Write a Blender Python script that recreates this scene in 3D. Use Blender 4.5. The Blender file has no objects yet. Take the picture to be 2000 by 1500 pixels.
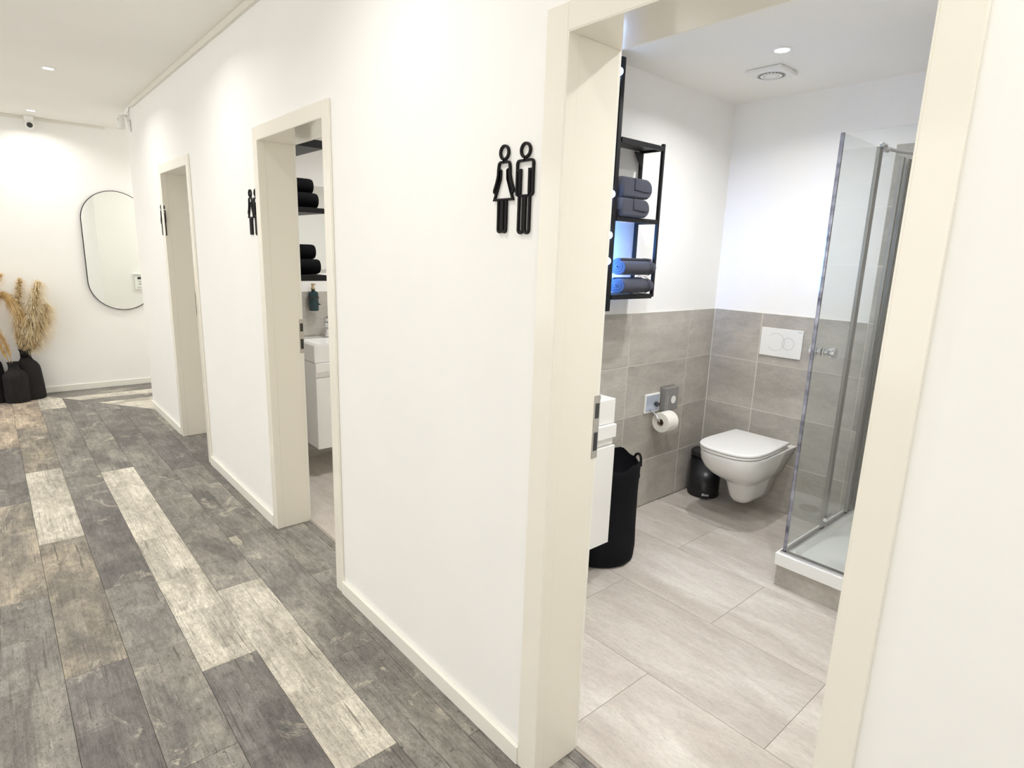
import bpy, bmesh, math, random
from mathutils import Vector, Matrix
random.seed(7)
C = bpy.context.scene.collection
sc = bpy.context.scene
PI = math.pi

# ------------------------------------------------------------------ camera, world, lights, exposure
cam_d = bpy.data.cameras.new('camera'); cam = bpy.data.objects.new('camera', cam_d); C.objects.link(cam)
YAW, PIT, ROLL = 0.720495, -0.213948, 0.032932
F = Vector((math.sin(YAW)*math.cos(PIT), math.cos(YAW)*math.cos(PIT), math.sin(PIT)))
R0 = Vector((math.cos(YAW), -math.sin(YAW), 0)); U0 = R0.cross(F)
Rr = R0*math.cos(ROLL) + U0*math.sin(ROLL); Ur = -R0*math.sin(ROLL) + U0*math.cos(ROLL)
cam.matrix_world = Matrix(((Rr.x, Ur.x, -F.x, -1.05757), (Rr.y, Ur.y, -F.y, 0), (Rr.z, Ur.z, -F.z, 1.50942), (0, 0, 0, 1)))
cam_d.sensor_width = 36; cam_d.lens = 36*1167.78/2000; cam_d.clip_start = 0.02
sc.camera = cam
w = bpy.data.worlds.new('world'); sc.world = w; w.use_nodes = True
w.node_tree.nodes['Background'].inputs[0].default_value = (1, .985, .95, 1)
w.node_tree.nodes['Background'].inputs[1].default_value = 2.7
sc.view_settings.view_transform = 'Standard'; sc.view_settings.look = 'None'
sc.view_settings.gamma = 1; sc.view_settings.use_curve_mapping = False
EXPOSURE = -0.16
sc.view_settings.exposure = EXPOSURE
sc.cycles.max_bounces = 14; sc.cycles.diffuse_bounces = 8; sc.cycles.transparent_max_bounces = 16
sc.cycles.sample_clamp_indirect = 6
HALL_W, BATH_W = 5.9, 10.8
CORRIDOR_SPOTS = [(-0.59, y) for y in (7.03, 5.25, 3.47, 1.69, -0.09, -1.87)] + [(1.0, 6.88), (2.3, 6.88)] + [(-2.30, y) for y in (7.03, 5.25, 3.47, 1.69, -0.09, -1.87)]  # side-passage and outer-left spots are unseen, added as fill light
BATH_SPOTS = [(1.745, 1.44), (0.85, 1.2), (0.75, 0.55), (0.8, 3.2), (1.8, 3.3), (1.0, 5.2)]
HALL_COL, BATH_COL = (1.0, 0.98, 0.925), (1.0, 0.99, 0.975)

# ------------------------------------------------------------------ material helpers
class NT:
    def __init__(s, name):
        s.m = bpy.data.materials.new(name); s.m.use_nodes = True
        s.t = s.m.node_tree; s.b = s.t.nodes['Principled BSDF']; s.out = s.t.nodes['Material Output']
    def n(s, typ, **kw):
        nd = s.t.nodes.new(typ)
        for k, v in kw.items():
            if k.startswith('i_'): nd.inputs[k[2:].replace('_', ' ')].default_value = v
            else: setattr(nd, k, v)
        return nd
    def l(s, a, b): s.t.links.new(a, b)
    def coord(s, scale, rnd=True):
        tc = s.n('ShaderNodeTexCoord')
        src = tc.outputs['Object']
        if rnd:
            oi = s.n('ShaderNodeObjectInfo'); ad = s.n('ShaderNodeVectorMath', operation='MULTIPLY_ADD')
            cb = s.n('ShaderNodeCombineXYZ')
            s.l(oi.outputs['Random'], cb.inputs[0]); s.l(oi.outputs['Random'], cb.inputs[1]); s.l(oi.outputs['Random'], cb.inputs[2])
            s.l(cb.outputs[0], ad.inputs[0]); ad.inputs[1].default_value = (37, 53, 71); s.l(src, ad.inputs[2]); src = ad.outputs[0]
        mp = s.n('ShaderNodeMapping'); mp.inputs['Scale'].default_value = scale
        s.l(src, mp.inputs[0]); return mp.outputs[0]
    def noise(s, vec, scale=1, detail=4, rough=.55, dist=0):
        nd = s.n('ShaderNodeTexNoise'); nd.inputs['Scale'].default_value = scale; nd.inputs['Detail'].default_value = detail
        nd.inputs['Roughness'].default_value = rough; nd.inputs['Distortion'].default_value = dist
        s.l(vec, nd.inputs['Vector']); return nd.outputs['Fac']
    def ramp(s, fac, stops):
        r = s.n('ShaderNodeValToRGB'); e = r.color_ramp.elements
        while len(e) < len(stops): e.new(0.5)
        for k, (p, c) in enumerate(stops):
            e[k].position = p; e[k].color = (c if len(c) == 4 else (*c, 1)) if isinstance(c, tuple) else (c, c, c, 1)
        s.l(fac, r.inputs[0]); return r.outputs[0]
    def mix(s, a, b, fac, mode='MIX'):
        m = s.n('ShaderNodeMix', data_type='RGBA', blend_type=mode)
        for sock, v in ((m.inputs[0], fac), (m.inputs[6], a), (m.inputs[7], b)):
            if hasattr(v, 'links'): s.l(v, sock)
            elif isinstance(v, tuple): sock.default_value = (*v, 1) if len(v) == 3 else v
            else: sock.default_value = v
        return m.outputs[2]
    def bump(s, h, strength, dist=0.001):
        b = s.n('ShaderNodeBump'); b.inputs['Strength'].default_value = strength; b.inputs['Distance'].default_value = dist
        s.l(h, b.inputs['Height']); s.l(b.outputs[0], s.b.inputs['Normal'])

def plain(name, col, rough=.5, metal=0, spec=.5, emit=None, es=0, noise=0, nscale=40, bump=0, sheen=0, coat=0):
    t = NT(name); b = t.b
    b.inputs['Base Color'].default_value = (*col, 1); b.inputs['Roughness'].default_value = rough
    b.inputs['Metallic'].default_value = metal; b.inputs['Specular IOR Level'].default_value = spec
    if sheen: b.inputs['Sheen Weight'].default_value = sheen
    if coat: b.inputs['Coat Weight'].default_value = coat
    if emit: b.inputs['Emission Color'].default_value = (*emit, 1); b.inputs['Emission Strength'].default_value = es
    if noise or bump:
        nz = t.noise(t.coord((1, 1, 1), False), nscale, 5)
        if noise:
            c = t.ramp(nz, [(.3, tuple(v*(1-noise) for v in col)), (.7, tuple(min(1, v*(1+noise)) for v in col))]); t.l(c, b.inputs['Base Color'])
        if bump: t.bump(nz, bump)
    return t.m

M = {}
M['wall'] = plain('wall_paint', (.90, .895, .88), .75, noise=.012, nscale=3, bump=0)
M['ceil'] = plain('ceiling_paint', (.90, .885, .85), .8, noise=.012, nscale=2)
M['frame'] = plain('door_frame_lacquer', (.86, .83, .745), .13, noise=.01, nscale=2)
M['base'] = plain('baseboard_lacquer', (.86, .85, .79), .35, noise=.01, nscale=3)
M['duct'] = plain('duct_plastic', (.78, .75, .68), .45, noise=.01, nscale=3)
M['black'] = plain('black_metal', (.007, .007, .008), .45, spec=.3, noise=.1, nscale=60)
M['blackplas'] = plain('black_plastic_sign', (.006, .005, .006), .5, spec=.2, noise=.1, nscale=30)
M['blackfab'] = plain('black_fabric', (.008, .008, .01), .95, spec=.15, noise=.25, nscale=250, bump=.5)
M['blacktowel'] = plain('black_towel', (.006, .006, .007), 1, spec=.1, noise=.25, nscale=300, bump=.6)
M['binmet'] = plain('bin_black_steel', (.010, .010, .012), .32, noise=.08, nscale=30)
M['vase'] = plain('vase_matte_black', (.020, .018, .019), .85, spec=.2, noise=.2, nscale=90, bump=.25)
M['chrome'] = plain('chrome', (.78, .78, .80), .10, metal=1, noise=.03, nscale=20)
M['profile'] = plain('shower_profile', (.36, .355, .345), .32, metal=1, noise=.04, nscale=30)
M['steel'] = plain('brushed_steel', (.55, .53, .50), .3, metal=1, noise=.06, nscale=60)
M['alu'] = plain('polished_aluminium', (.62, .62, .64), .22, metal=1, noise=.04, nscale=30)
M['ceramic'] = plain('sanitary_ceramic', (.84, .84, .82), .12, coat=.3, noise=.008, nscale=2)
M['seat'] = plain('seat_plastic', (.88, .88, .87), .16, noise=.008, nscale=2)
M['tray'] = plain('tray_acrylic', (.84, .85, .84), .2, noise=.01, nscale=3)
M['van'] = plain('vanity_white_lacquer', (.85, .85, .83), .14, noise=.008, nscale=2)
M['plate'] = plain('flush_plate_plastic', (.83, .83, .82), .3, noise=.008, nscale=5)
M['groove'] = plain('plate_groove', (.42, .42, .42), .5, noise=.02, nscale=20)
M['grout'] = plain('wall_grout', (.72, .69, .62), .9, noise=.05, nscale=80)
M['grout2'] = plain('floor_grout', (.26, .24, .215), .9, noise=.06, nscale=80)
M['mirror'] = plain('mirror_silver', (.88, .90, .87), .015, metal=1, noise=.005, nscale=2)
M['towel'] = plain('grey_towel', (.058, .061, .082), 1, spec=.1, sheen=.15, noise=.22, nscale=260, bump=.7)
M['hem'] = plain('grey_towel_hem', (.055, .057, .08), 1, spec=.1, noise=.2, nscale=260, bump=.7)
M['paper'] = plain('tissue_paper', (.84, .82, .76), .95, noise=.03, nscale=60, bump=.2)
M['card'] = plain('cardboard_core', (.33, .27, .20), .9, noise=.08, nscale=80)
M['smoke'] = plain('smoky_grey_plastic', (.24, .235, .23), .12, noise=.04, nscale=20)
M['white'] = plain('white_plastic', (.85, .85, .83), .35, noise=.01, nscale=10)
M['dark'] = plain('dark_plastic', (.03, .03, .032), .3, noise=.05, nscale=20)
M['teal'] = plain('dark_teal_bottle', (.010, .035, .042), .15, noise=.25, nscale=35)
M['gold'] = plain('pale_brass', (.62, .50, .32), .3, metal=.8, noise=.05, nscale=30)
M['liquid'] = plain('clear_silver_bottle', (.62, .60, .62), .12, noise=.08, nscale=40)
M['plum'] = plain('dark_plum_label', (.05, .025, .05), .4, noise=.1, nscale=40)
M['stalk'] = plain('dried_stalk', (.52, .38, .18), .8, noise=.15, nscale=80)
M['lamp'] = plain('lamp_lens', (1, 1, 1), .5, emit=(1, .96, .88), es=22, noise=.01, nscale=5)
M['bulb'] = plain('cool_bulb', (1, 1, 1), .4, emit=(.36, .58, 1), es=26, noise=.01, nscale=5)
M['blue'] = plain('blue_light_strip', (1, 1, 1), .5, emit=(.10, .34, 1), es=75, noise=.01, nscale=5)
M['doorleaf'] = plain('door_leaf_lacquer', (.84, .80, .70), .3, noise=.01, nscale=2)
M['pale'] = plain('pale_blue_plate', (.52, .57, .70), .22, metal=.35, noise=.06, nscale=25)
M['strip'] = plain('threshold_strip', (.36, .32, .28), .45, noise=.1, nscale=30)

def glass():
    t = NT('shower_glass'); t.t.nodes.remove(t.b)
    tr = t.n('ShaderNodeBsdfTransparent'); tr.inputs[0].default_value = (.975, .985, .98, 1)
    gl = t.n('ShaderNodeBsdfGlossy'); gl.inputs['Roughness'].default_value = 0.01
    fr = t.n('ShaderNodeFresnel'); ge = t.n('ShaderNodeNewGeometry')
    io = t.n('ShaderNodeMapRange'); io.inputs['To Min'].default_value = 1.45; io.inputs['To Max'].default_value = 1/1.45
    t.l(ge.outputs['Backfacing'], io.inputs['Value']); t.l(io.outputs[0], fr.inputs[0])
    nz = t.noise(t.coord((1, 1, 1), False), 1.5, 2)
    ml = t.n('ShaderNodeMath', operation='MULTIPLY_ADD'); ml.inputs[1].default_value = .01; ml.inputs[2].default_value = .0
    ad = t.n('ShaderNodeMath', operation='ADD'); t.l(nz, ml.inputs[0]); t.l(ml.outputs[0], ad.inputs[0]); t.l(fr.outputs[0], ad.inputs[1])
    mx = t.n('ShaderNodeMixShader'); t.l(ad.outputs[0], mx.inputs[0]); t.l(tr.outputs[0], mx.inputs[1]); t.l(gl.outputs[0], mx.inputs[2])
    t.l(mx.outputs[0], t.out.inputs[0]); return t.m
M['glass'] = glass()
def seal():
    t = NT('clear_seal_strip'); b = t.b
    nz = t.noise(t.coord((1, 1, 6), False), 2, 3)
    t.l(t.ramp(nz, [(.35, (.10, .10, .13)), (.6, (.45, .46, .55))]), b.inputs['Base Color'])
    b.inputs['Metallic'].default_value = .6; b.inputs['Roughness'].default_value = .15; return t.m
M['seal'] = seal()

def plank(name, c_lo, c_mid, c_hi, patch_lo, patch_hi, wash, dark=(.075, .068, .062), streak=.5):
    t = NT(name); b = t.b
    big = t.noise(t.coord((2.8, 6.5, 1)), 1.0, 6, .66, .6)
    fine = t.noise(t.coord((16, 46, 1)), 1.0, 8, .78, .25)
    spk = t.noise(t.coord((95, 210, 1)), 1.0, 5, .75)
    grain = t.noise(t.coord((3.0, 190, 1)), 1.0, 5, .7)
    col = t.ramp(big, [(patch_lo, c_lo), ((patch_lo+patch_hi)/2, c_mid), (patch_hi, c_hi)])
    col = t.mix(col, t.ramp(fine, [(.32, .62), (.5, 1.0), (.68, 1.34)]), .9, 'MULTIPLY')
    col = t.mix(col, t.ramp(spk, [(.33, .72), (.5, 1.0), (.67, 1.22)]), .8, 'MULTIPLY')
    col = t.mix(col, t.ramp(grain, [(.34, .55), (.47, 1.0), (.62, 1.12)]), streak, 'MULTIPLY')
    tr = t.ramp(t.noise(t.coord((30, 2.4, 1)), 1.0, 3, .6, .5), [(.28, .72), (.36, 1.0), (.64, 1.0), (.70, 1.15)])
    col = t.mix(col, tr, .6, 'MULTIPLY')
    sv = t.n('ShaderNodeVectorMath', operation='FLOOR'); mp = t.coord((3.1, 10.55, 1), False)
    rz = t.n('ShaderNodeObjectInfo'); av = t.n('ShaderNodeVectorMath', operation='ADD'); cb = t.n('ShaderNodeCombineXYZ')
    wr = t.n('ShaderNodeTexWhiteNoise', noise_dimensions='1D'); sx = t.n('ShaderNodeSeparateXYZ'); t.l(mp, sx.inputs[0])
    fy = t.n('ShaderNodeMath', operation='FLOOR'); t.l(sx.outputs[1], fy.inputs[0]); sm = t.n('ShaderNodeMath', operation='MULTIPLY_ADD')
    t.l(rz.outputs['Random'], sm.inputs[0]); sm.inputs[1].default_value = 97; t.l(fy.outputs[0], sm.inputs[2]); t.l(sm.outputs[0], wr.inputs['W'])
    t.l(wr.outputs['Value'], cb.inputs[0]); t.l(mp, av.inputs[0]); t.l(cb.outputs[0], av.inputs[1]); t.l(av.outputs[0], sv.inputs[0])
    ad2 = t.n('ShaderNodeVectorMath', operation='ADD'); cb2 = t.n('ShaderNodeCombineXYZ'); t.l(sm.outputs[0], cb2.inputs[2]); t.l(sv.outputs[0], ad2.inputs[0]); t.l(cb2.outputs[0], ad2.inputs[1])
    wn = t.n('ShaderNodeTexWhiteNoise', noise_dimensions='3D'); t.l(ad2.outputs[0], wn.inputs['Vector'])
    col = t.mix(col, t.ramp(wn.outputs['Value'], [(0, .80), (.5, 1.0), (1, 1.20)]), .75, 'MULTIPLY')
    # white-washed saw-cut patches
    wp = t.ramp(t.noise(t.coord((3.2, 4.0, 1)), 1.0, 6, .75, 1.1), [(.585, 0.0), (.65, 1.0)])
    col = t.mix(col, (.56, .51, .42), t.mix((0, 0, 0), wp, wash))
    # long dark cracks along the grain and small dark pits
    cr = t.ramp(t.noise(t.coord((3.5, 95, 1)), 1.0, 3, .55, .4), [(.30, 1.0), (.355, 0.0)])
    sp = t.ramp(t.noise(t.coord((60, 110, 1)), 1.0, 2, .5), [(.27, 1.0), (.33, 0.0)])
    kn = t.ramp(t.noise(t.coord((24, 13, 1)), 1.0, 4, .65, 1.3), [(.27, 1.0), (.32, 0.0)])
    d = t.mix(cr, sp, 1.0, 'LIGHTEN'); d = t.mix(d, kn, 1.0, 'LIGHTEN')
    col = t.mix(col, dark, t.mix((0, 0, 0), d, .75))
    t.l(col, b.inputs['Base Color']); b.inputs['Roughness'].default_value = .52; b.inputs['Specular IOR Level'].default_value = .35
    t.bump(t.mix(fine, grain, .5), .25, .0006)
    return t.m
M['p_light'] = plank('plank_cream', (.34, .315, .265), (.52, .485, .415), (.64, .60, .52), .34, .60, .6, (.16, .14, .12), .75)
M['p_mid'] = plank('plank_grey', (.165, .155, .145), (.235, .22, .20), (.34, .32, .28), .36, .66, .75)
M['p_mix'] = plank('plank_grey_beige', (.165, .15, .135), (.25, .225, .19), (.44, .38, .30), .34, .64, .75)
M['p_dark'] = plank('plank_charcoal', (.135, .126, .122), (.18, .168, .16), (.25, .232, .21), .36, .66, .5)
M['p_beige'] = plank('plank_beige', (.22, .19, .16), (.38, .32, .255), (.56, .47, .36), .34, .62, .8, (.12, .10, .085), .7)

def tile(name, lo, mid, hi, sc1, rough):
    t = NT(name); b = t.b
    n1 = t.noise(t.coord(sc1), 1, 5, .6, .5); n2 = t.noise(t.coord((sc1[0]*7, sc1[1]*7, sc1[2]*7)), 1, 6, .75)
    col = t.ramp(n1, [(.33, lo), (.5, mid), (.68, hi)])
    n3 = t.noise(t.coord((sc1[0]*34, sc1[1]*22, sc1[2]*22)), 1, 6, .8)
    col = t.mix(col, t.ramp(n2, [(.34, .90), (.5, 1.0), (.66, 1.08)]), .9, 'MULTIPLY')
    col = t.mix(col, t.ramp(n3, [(.34, .86), (.5, 1.0), (.66, 1.10)]), .9, 'MULTIPLY')
    pits = t.ramp(t.noise(t.coord((30, 75, 75)), 1, 3, .6), [(.26, .72), (.33, 1.0)])
    col = t.mix(col, pits, .6, 'MULTIPLY')
    oi = t.n('ShaderNodeObjectInfo'); col = t.mix(col, t.ramp(oi.outputs['Random'], [(0, .95), (1, 1.04)]), 1.0, 'MULTIPLY')
    t.l(col, b.inputs['Base Color']); b.inputs['Roughness'].default_value = rough
    t.bump(n2, .15, .0005); return t.m
M['ftile'] = tile('floor_tile', (.46, .415, .37), (.545, .50, .455), (.64, .605, .56), (1.6, 6.0, 1), .42)
M['wtile'] = tile('wall_tile', (.36, .335, .30), (.44, .415, .375), (.53, .50, .455), (2.2, 5, 7), .35)

def pampas(name, a, bcol):
    t = NT(name); oi = t.noise(t.coord((1, 1, 1), False), 14, 3)
    t.l(t.ramp(oi, [(.35, a), (.65, bcol)]), t.b.inputs['Base Color']); t.b.inputs['Roughness'].default_value = .9
    return t.m
M['pamp'] = pampas('pampas_cream', (.66, .50, .27), (.90, .80, .56))
M['pamp2'] = pampas('pampas_straw', (.62, .42, .17), (.84, .66, .36))

# ------------------------------------------------------------------ geometry helpers
ORI = {}
def obj(name, bm, mat, parent=None, smooth=False, bevel=0, seg=2, loc=None):
    me = bpy.data.meshes.new(name)
    o0 = Vector(loc) if loc is not None else Vector((0, 0, 0))
    if parent is not None: o0 = ORI[parent.name]
    bmesh.ops.translate(bm, verts=bm.verts[:], vec=-o0)
    bmesh.ops.recalc_face_normals(bm, faces=bm.faces[:])
    bm.to_mesh(me); bm.free()
    if isinstance(mat, (list, tuple)):
        for m in mat: me.materials.append(m)
    else: me.materials.append(mat)
    if smooth:
        for p in me.polygons: p.use_smooth = True
    o = bpy.data.objects.new(name, me); C.objects.link(o)
    if parent is None: o.location = o0
    else: o.parent = parent
    ORI[o.name] = o0
    if bevel:
        md = o.modifiers.new('bevel', 'BEVEL'); md.width = bevel; md.segments = seg; md.limit_method = 'ANGLE'; md.angle_limit = math.radians(40)
        md.harden_normals = False
    if smooth:
        try:
            md = o.modifiers.new('wn', 'WEIGHTED_NORMAL'); md.keep_sharp = True
        except Exception: pass
    return o
def thing(name, label, cat, loc=(0, 0, 0), group=None):
    o = bpy.data.objects.new(name, None); C.objects.link(o); o.location = loc; o.empty_display_size = .05
    o['label'] = label; o['category'] = cat
    if group: o['group'] = group
    ORI[o.name] = Vector(loc); return o
def tag(o, label, cat, group=None):
    o['label'] = label; o['category'] = cat
    if group: o['group'] = group
    return o
def struct(o, label=None):
    o['kind'] = 'structure'
    if label: o['label'] = label
    return o
def sempty(name, loc=(0, 0, 0)):
    o = bpy.data.objects.new(name, None); C.objects.link(o); o.location = loc; ORI[o.name] = Vector(loc); o['kind'] = 'structure'; return o
def bx(bm, x0, x1, y0, y1, z0, z1):
    v = [bm.verts.new((x, y, z)) for x in (x0, x1) for y in (y0, y1) for z in (z0, z1)]
    for f in ((0, 1, 3, 2), (4, 6, 7, 5), (0, 4, 5, 1), (2, 3, 7, 6), (0, 2, 6, 4), (1, 5, 7, 3)): bm.faces.new([v[i] for i in f])
    return bm
def box(*a): return bx(bmesh.new(), *a)
def cyl(bm, p0, p1, r0, r1=None, n=24, cap=True):
    r1 = r0 if r1 is None else r1
    p0, p1 = Vector(p0), Vector(p1); d = (p1-p0).normalized()
    a = d.orthogonal().normalized(); b = d.cross(a)
    A = [bm.verts.new(p0 + (a*math.cos(2*PI*i/n) + b*math.sin(2*PI*i/n))*r0) for i in range(n)]
    B = [bm.verts.new(p1 + (a*math.cos(2*PI*i/n) + b*math.sin(2*PI*i/n))*r1) for i in range(n)]
    for i in range(n): bm.faces.new((A[i], A[(i+1) % n], B[(i+1) % n], B[i]))
    if cap: bm.faces.new(A[::-1]); bm.faces.new(B)
    return bm
def lathe(bm, prof, cx, cy, n=40, cz=0, capb=True, capt=True):
    rings = [[bm.verts.new((cx + r*math.cos(2*PI*i/n), cy + r*math.sin(2*PI*i/n), cz+z)) for i in range(n)] for r, z in prof]
    for a, b in zip(rings, rings[1:]):
        for i in range(n): bm.faces.new((a[i], a[(i+1) % n], b[(i+1) % n], b[i]))
    if capb: bm.faces.new(rings[0][::-1])
    if capt: bm.faces.new(rings[-1])
    return bm
def tube(bm, pts, r, n=10, closed=False):
    pts = [Vector(p) for p in pts]; N = len(pts); rings = []; prev = None
    for i, p in enumerate(pts):
        if closed: d = pts[(i+1) % N]-pts[i-1]
        else: d = pts[min(i+1, N-1)]-pts[max(i-1, 0)]
        d.normalize()
        if prev is None: a = d.orthogonal().normalized()
        else: a = (prev - d*prev.dot(d)).normalized()
        prev = a; b = d.cross(a); rr = r[i] if isinstance(r, list) else r
        rings.append([bm.verts.new(p + (a*math.cos(2*PI*k/n) + b*math.sin(2*PI*k/n))*rr) for k in range(n)])
    for i in range(N if closed else N-1):
        A, B = rings[i], rings[(i+1) % N]
        for k in range(n): bm.faces.new((A[k], A[(k+1) % n], B[(k+1) % n], B[k]))
    if not closed: bm.faces.new(rings[0][::-1]); bm.faces.new(rings[-1])
    return bm
def loft(bm, rings, capb=True, capt=True):
    R = [[bm.verts.new(p) for p in r] for r in rings]
    for a, b in zip(R, R[1:]):
        n = len(a)
        for i in range(n): bm.faces.new((a[i], a[(i+1) % n], b[(i+1) % n], b[i]))
    if capb: bm.faces.new(R[0][::-1])
    if capt: bm.faces.new(R[-1])
    return bm
def ball(bm, c, r, sx=1, sy=1, sz=1, u=16, v=10):
    g = bmesh.ops.create_uvsphere(bm, u_segments=u, v_segments=v, radius=r)
    for q in g['verts']: q.co = Vector((q.co.x*sx, q.co.y*sy, q.co.z*sz)) + Vector(c)
    return bm
_mc = {}
def slab_mesh(L, W, T, mat, bev=.0008, tag_=''):
    k = (round(L, 3), round(W, 3), round(T, 4), mat.name, tag_)
    if k in _mc: return _mc[k]
    bm = box(-L/2, L/2, -W/2, W/2, -T, 0)
    top = [e for e in bm.edges if all(v.co.z > -1e-6 for v in e.verts)]
    bmesh.ops.bevel(bm, geom=top, offset=bev, segments=1, affect='EDGES')
    bmesh.ops.recalc_face_normals(bm, faces=bm.faces[:])
    me = bpy.data.meshes.new(mat.name); bm.to_mesh(me); bm.free(); me.materials.append(mat); _mc[k] = me; return me

# ------------------------------------------------------------------ main dimensions (metres)
WT = .165                                   # thickness of the partition with the doors
DOORS = [(.318, 1.04), (2.354, 3.09), (4.42, 5.151)]
YB = [(.13, 2.0775), (2.19, 4.12), (4.232, 6.19)]     # rooms behind the doors
XB = 2.502; HC = 2.605; HB = 2.44; YFAR = 7.435; YEND = 6.32; XL = -3.2; YN = -2.3; ZT = 1.208

# ------------------------------------------------------------------ walls and ceilings
bm = bmesh.new()
ys = [YN] + [v for d in DOORS for v in (d[0]-.02, d[1]+.02)] + [YEND]
for k in range(0, len(ys), 2): bx(bm, 0, WT, ys[k], ys[k+1], 0, HC+.1)
for a, b in DOORS: bx(bm, 0, WT, a-.02, b+.02, 2.02, HC+.1)
struct(obj('wall_right', bm, M['wall']))
FILL_WIN = [(-1.9, -.3), (.1, 1.7), (2.1, 3.7), (4.1, 5.6), (5.9, 7.3)]; WZ = (.75, 2.35)  # unseen openings added to let soft fill light into the corridor
bm = bmesh.new(); ys = [YN-.1] + [v for q in FILL_WIN for v in q] + [YFAR+.1]
for k in range(0, len(ys), 2): bx(bm, XL-.1, XL, ys[k], ys[k+1], -.03, HC+.1)
for a, b in FILL_WIN: bx(bm, XL-.1, XL, a, b, -.03, WZ[0]); bx(bm, XL-.1, XL, a, b, WZ[1], HC+.1)
struct(obj('wall_left', bm, M['wall']))
for i, (a, b) in enumerate(FILL_WIN):
    wn = sempty('window_%d' % (i+1), (XL-.05, (a+b)/2, WZ[0]))
    for n_, q in (('frame_side', (a+.001, a+.05, WZ[0]+.001, WZ[1]-.001)), ('frame_side', (b-.05, b-.001, WZ[0]+.001, WZ[1]-.001)), ('frame_rail', (a+.051, b-.051, WZ[0]+.001, WZ[0]+.05)), ('frame_rail', (a+.051, b-.051, WZ[1]-.05, WZ[1]-.001)), ('mullion', ((a+b)/2-.03, (a+b)/2+.03, WZ[0]+.051, WZ[1]-.051))):
        obj(n_, box(XL-.08, XL-.03, *q), M['base'], wn, bevel=.002)
    pd = bpy.data.lights.new('window_portal', 'AREA'); pd.shape = 'RECTANGLE'; pd.size = WZ[1]-WZ[0]; pd.size_y = b-a; pd.cycles.is_portal = True
    po = bpy.data.objects.new('window_portal', pd); C.objects.link(po); po.location = (XL-.11, (a+b)/2, (WZ[0]+WZ[1])/2); po.rotation_euler = (0, -PI/2, 0)  # portal for the added daylight opening
struct(obj('wall_far', box(XL, 3.1, YFAR, YFAR+.1, -.03, HC+.1), M['wall']))
struct(obj('wall_near', box(XL, WT, YN-.1, YN, -.03, HC+.1), M['wall']))
struct(obj('wall_branch', box(WT, 3.0, YB[2][1]+.008, YEND, -.03, HC+.1), M['wall']))
struct(obj('wall_branch_end', box(3.0, 3.1, YEND, YFAR, -.03, HC+.1), M['wall']))
wbl = struct(obj('wall_bathroom_left', box(WT, XB+.008, 2.0855, 2.182, -.03, HC+.1), M['wall']))
wml = struct(obj('wall_middle_left', box(WT, XB+.008, 4.128, 4.224, -.03, HC+.1), M['wall']))
wbr = struct(obj('wall_bathroom_right', box(WT, XB+.008, .03, .122+.09, -.03, HC+.1), M['wall']))
wbk = struct(obj('wall_bathroom_rear', box(XB+.008, XB+.1, .03, YEND, -.03, HC+.1), M['wall']))
bm = box(XL, 0, YN, YFAR, HC, HC+.1); bx(bm, 0, 3.0, YEND, YFAR, HC, HC+.1); struct(obj('ceiling', bm, M['ceil']))
for a, b in YB: struct(obj('ceiling', box(WT, XB+.008, a-.09 if a < 1 else a, b+.008, HB, HB+.1), M['ceil']))

# ------------------------------------------------------------------ corridor floor of vinyl planks
fl = struct(obj('floor', box(XL-.1, 3.1, YN-.1, YFAR+.1, -.06, -.0062), M['grout2']))
LP = Vector((-.07, 6.27)); LD = Vector((-.80+.07, 7.36-6.27)).normalized(); LN = Vector((-LD.y, LD.x))   # seam between the two fields
if LN.dot(Vector((-1, 0))-LP) < 0: LN = -LN
def clip(poly, n, p):
    out = []
    for i in range(len(poly)):
        a, b = poly[i-1], poly[i]; da, db = (a-p).dot(n), (b-p).dot(n)
        if (da >= 0) != (db >= 0): out.append(a + (b-a)*(da/(da-db)))
        if db >= 0: out.append(b)
    return out
def put_plank(x0, x1, y0, y1, mat, field, rot):
    g = .0006; x0 += g; x1 -= g; y0 += g; y1 -= g
    if x1-x0 < .01 or y1-y0 < .01: return
    poly = [Vector((x0, y0)), Vector((x1, y0)), Vector((x1, y1)), Vector((x0, y1))]
    n = LN if field == 0 else -LN
    pc = clip(poly, n, LP + n*g)
    if len(pc) < 3: return
    c = Vector(((x0+x1)/2, (y0+y1)/2))
    full = len(pc) == 4 and all((p-q).length < 1e-6 for p, q in zip(sorted(pc, key=lambda v: (v.x, v.y)), sorted(poly, key=lambda v: (v.x, v.y))))
    L, W = (y1-y0, x1-x0) if rot else (x1-x0, y1-y0)
    if full: me = slab_mesh(L, W, .006, mat)
    else:
        bm = bmesh.new(); lp = [(p-c) for p in pc]
        if rot: lp = [Vector((p.y, -p.x)) for p in lp]
        A = [bm.verts.new((p.x, p.y, 0)) for p in lp]; B = [bm.verts.new((p.x, p.y, -.006)) for p in lp]
        bm.faces.new(A); bm.faces.new(B[::-1])
        for i in range(len(A)): bm.faces.new((A[i-1], B[i-1], B[i], A[i]))
        bmesh.ops.recalc_face_normals(bm, faces=bm.faces[:]); me = bpy.data.meshes.new('plank'); bm.to_mesh(me); bm.free(); me.materials.append(mat)
    o = bpy.data.objects.new('plank', me); C.objects.link(o); o.parent = fl; o.location = (c.x, c.y, 0)
    if rot: o.rotation_euler = (0, 0, PI/2)
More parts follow.
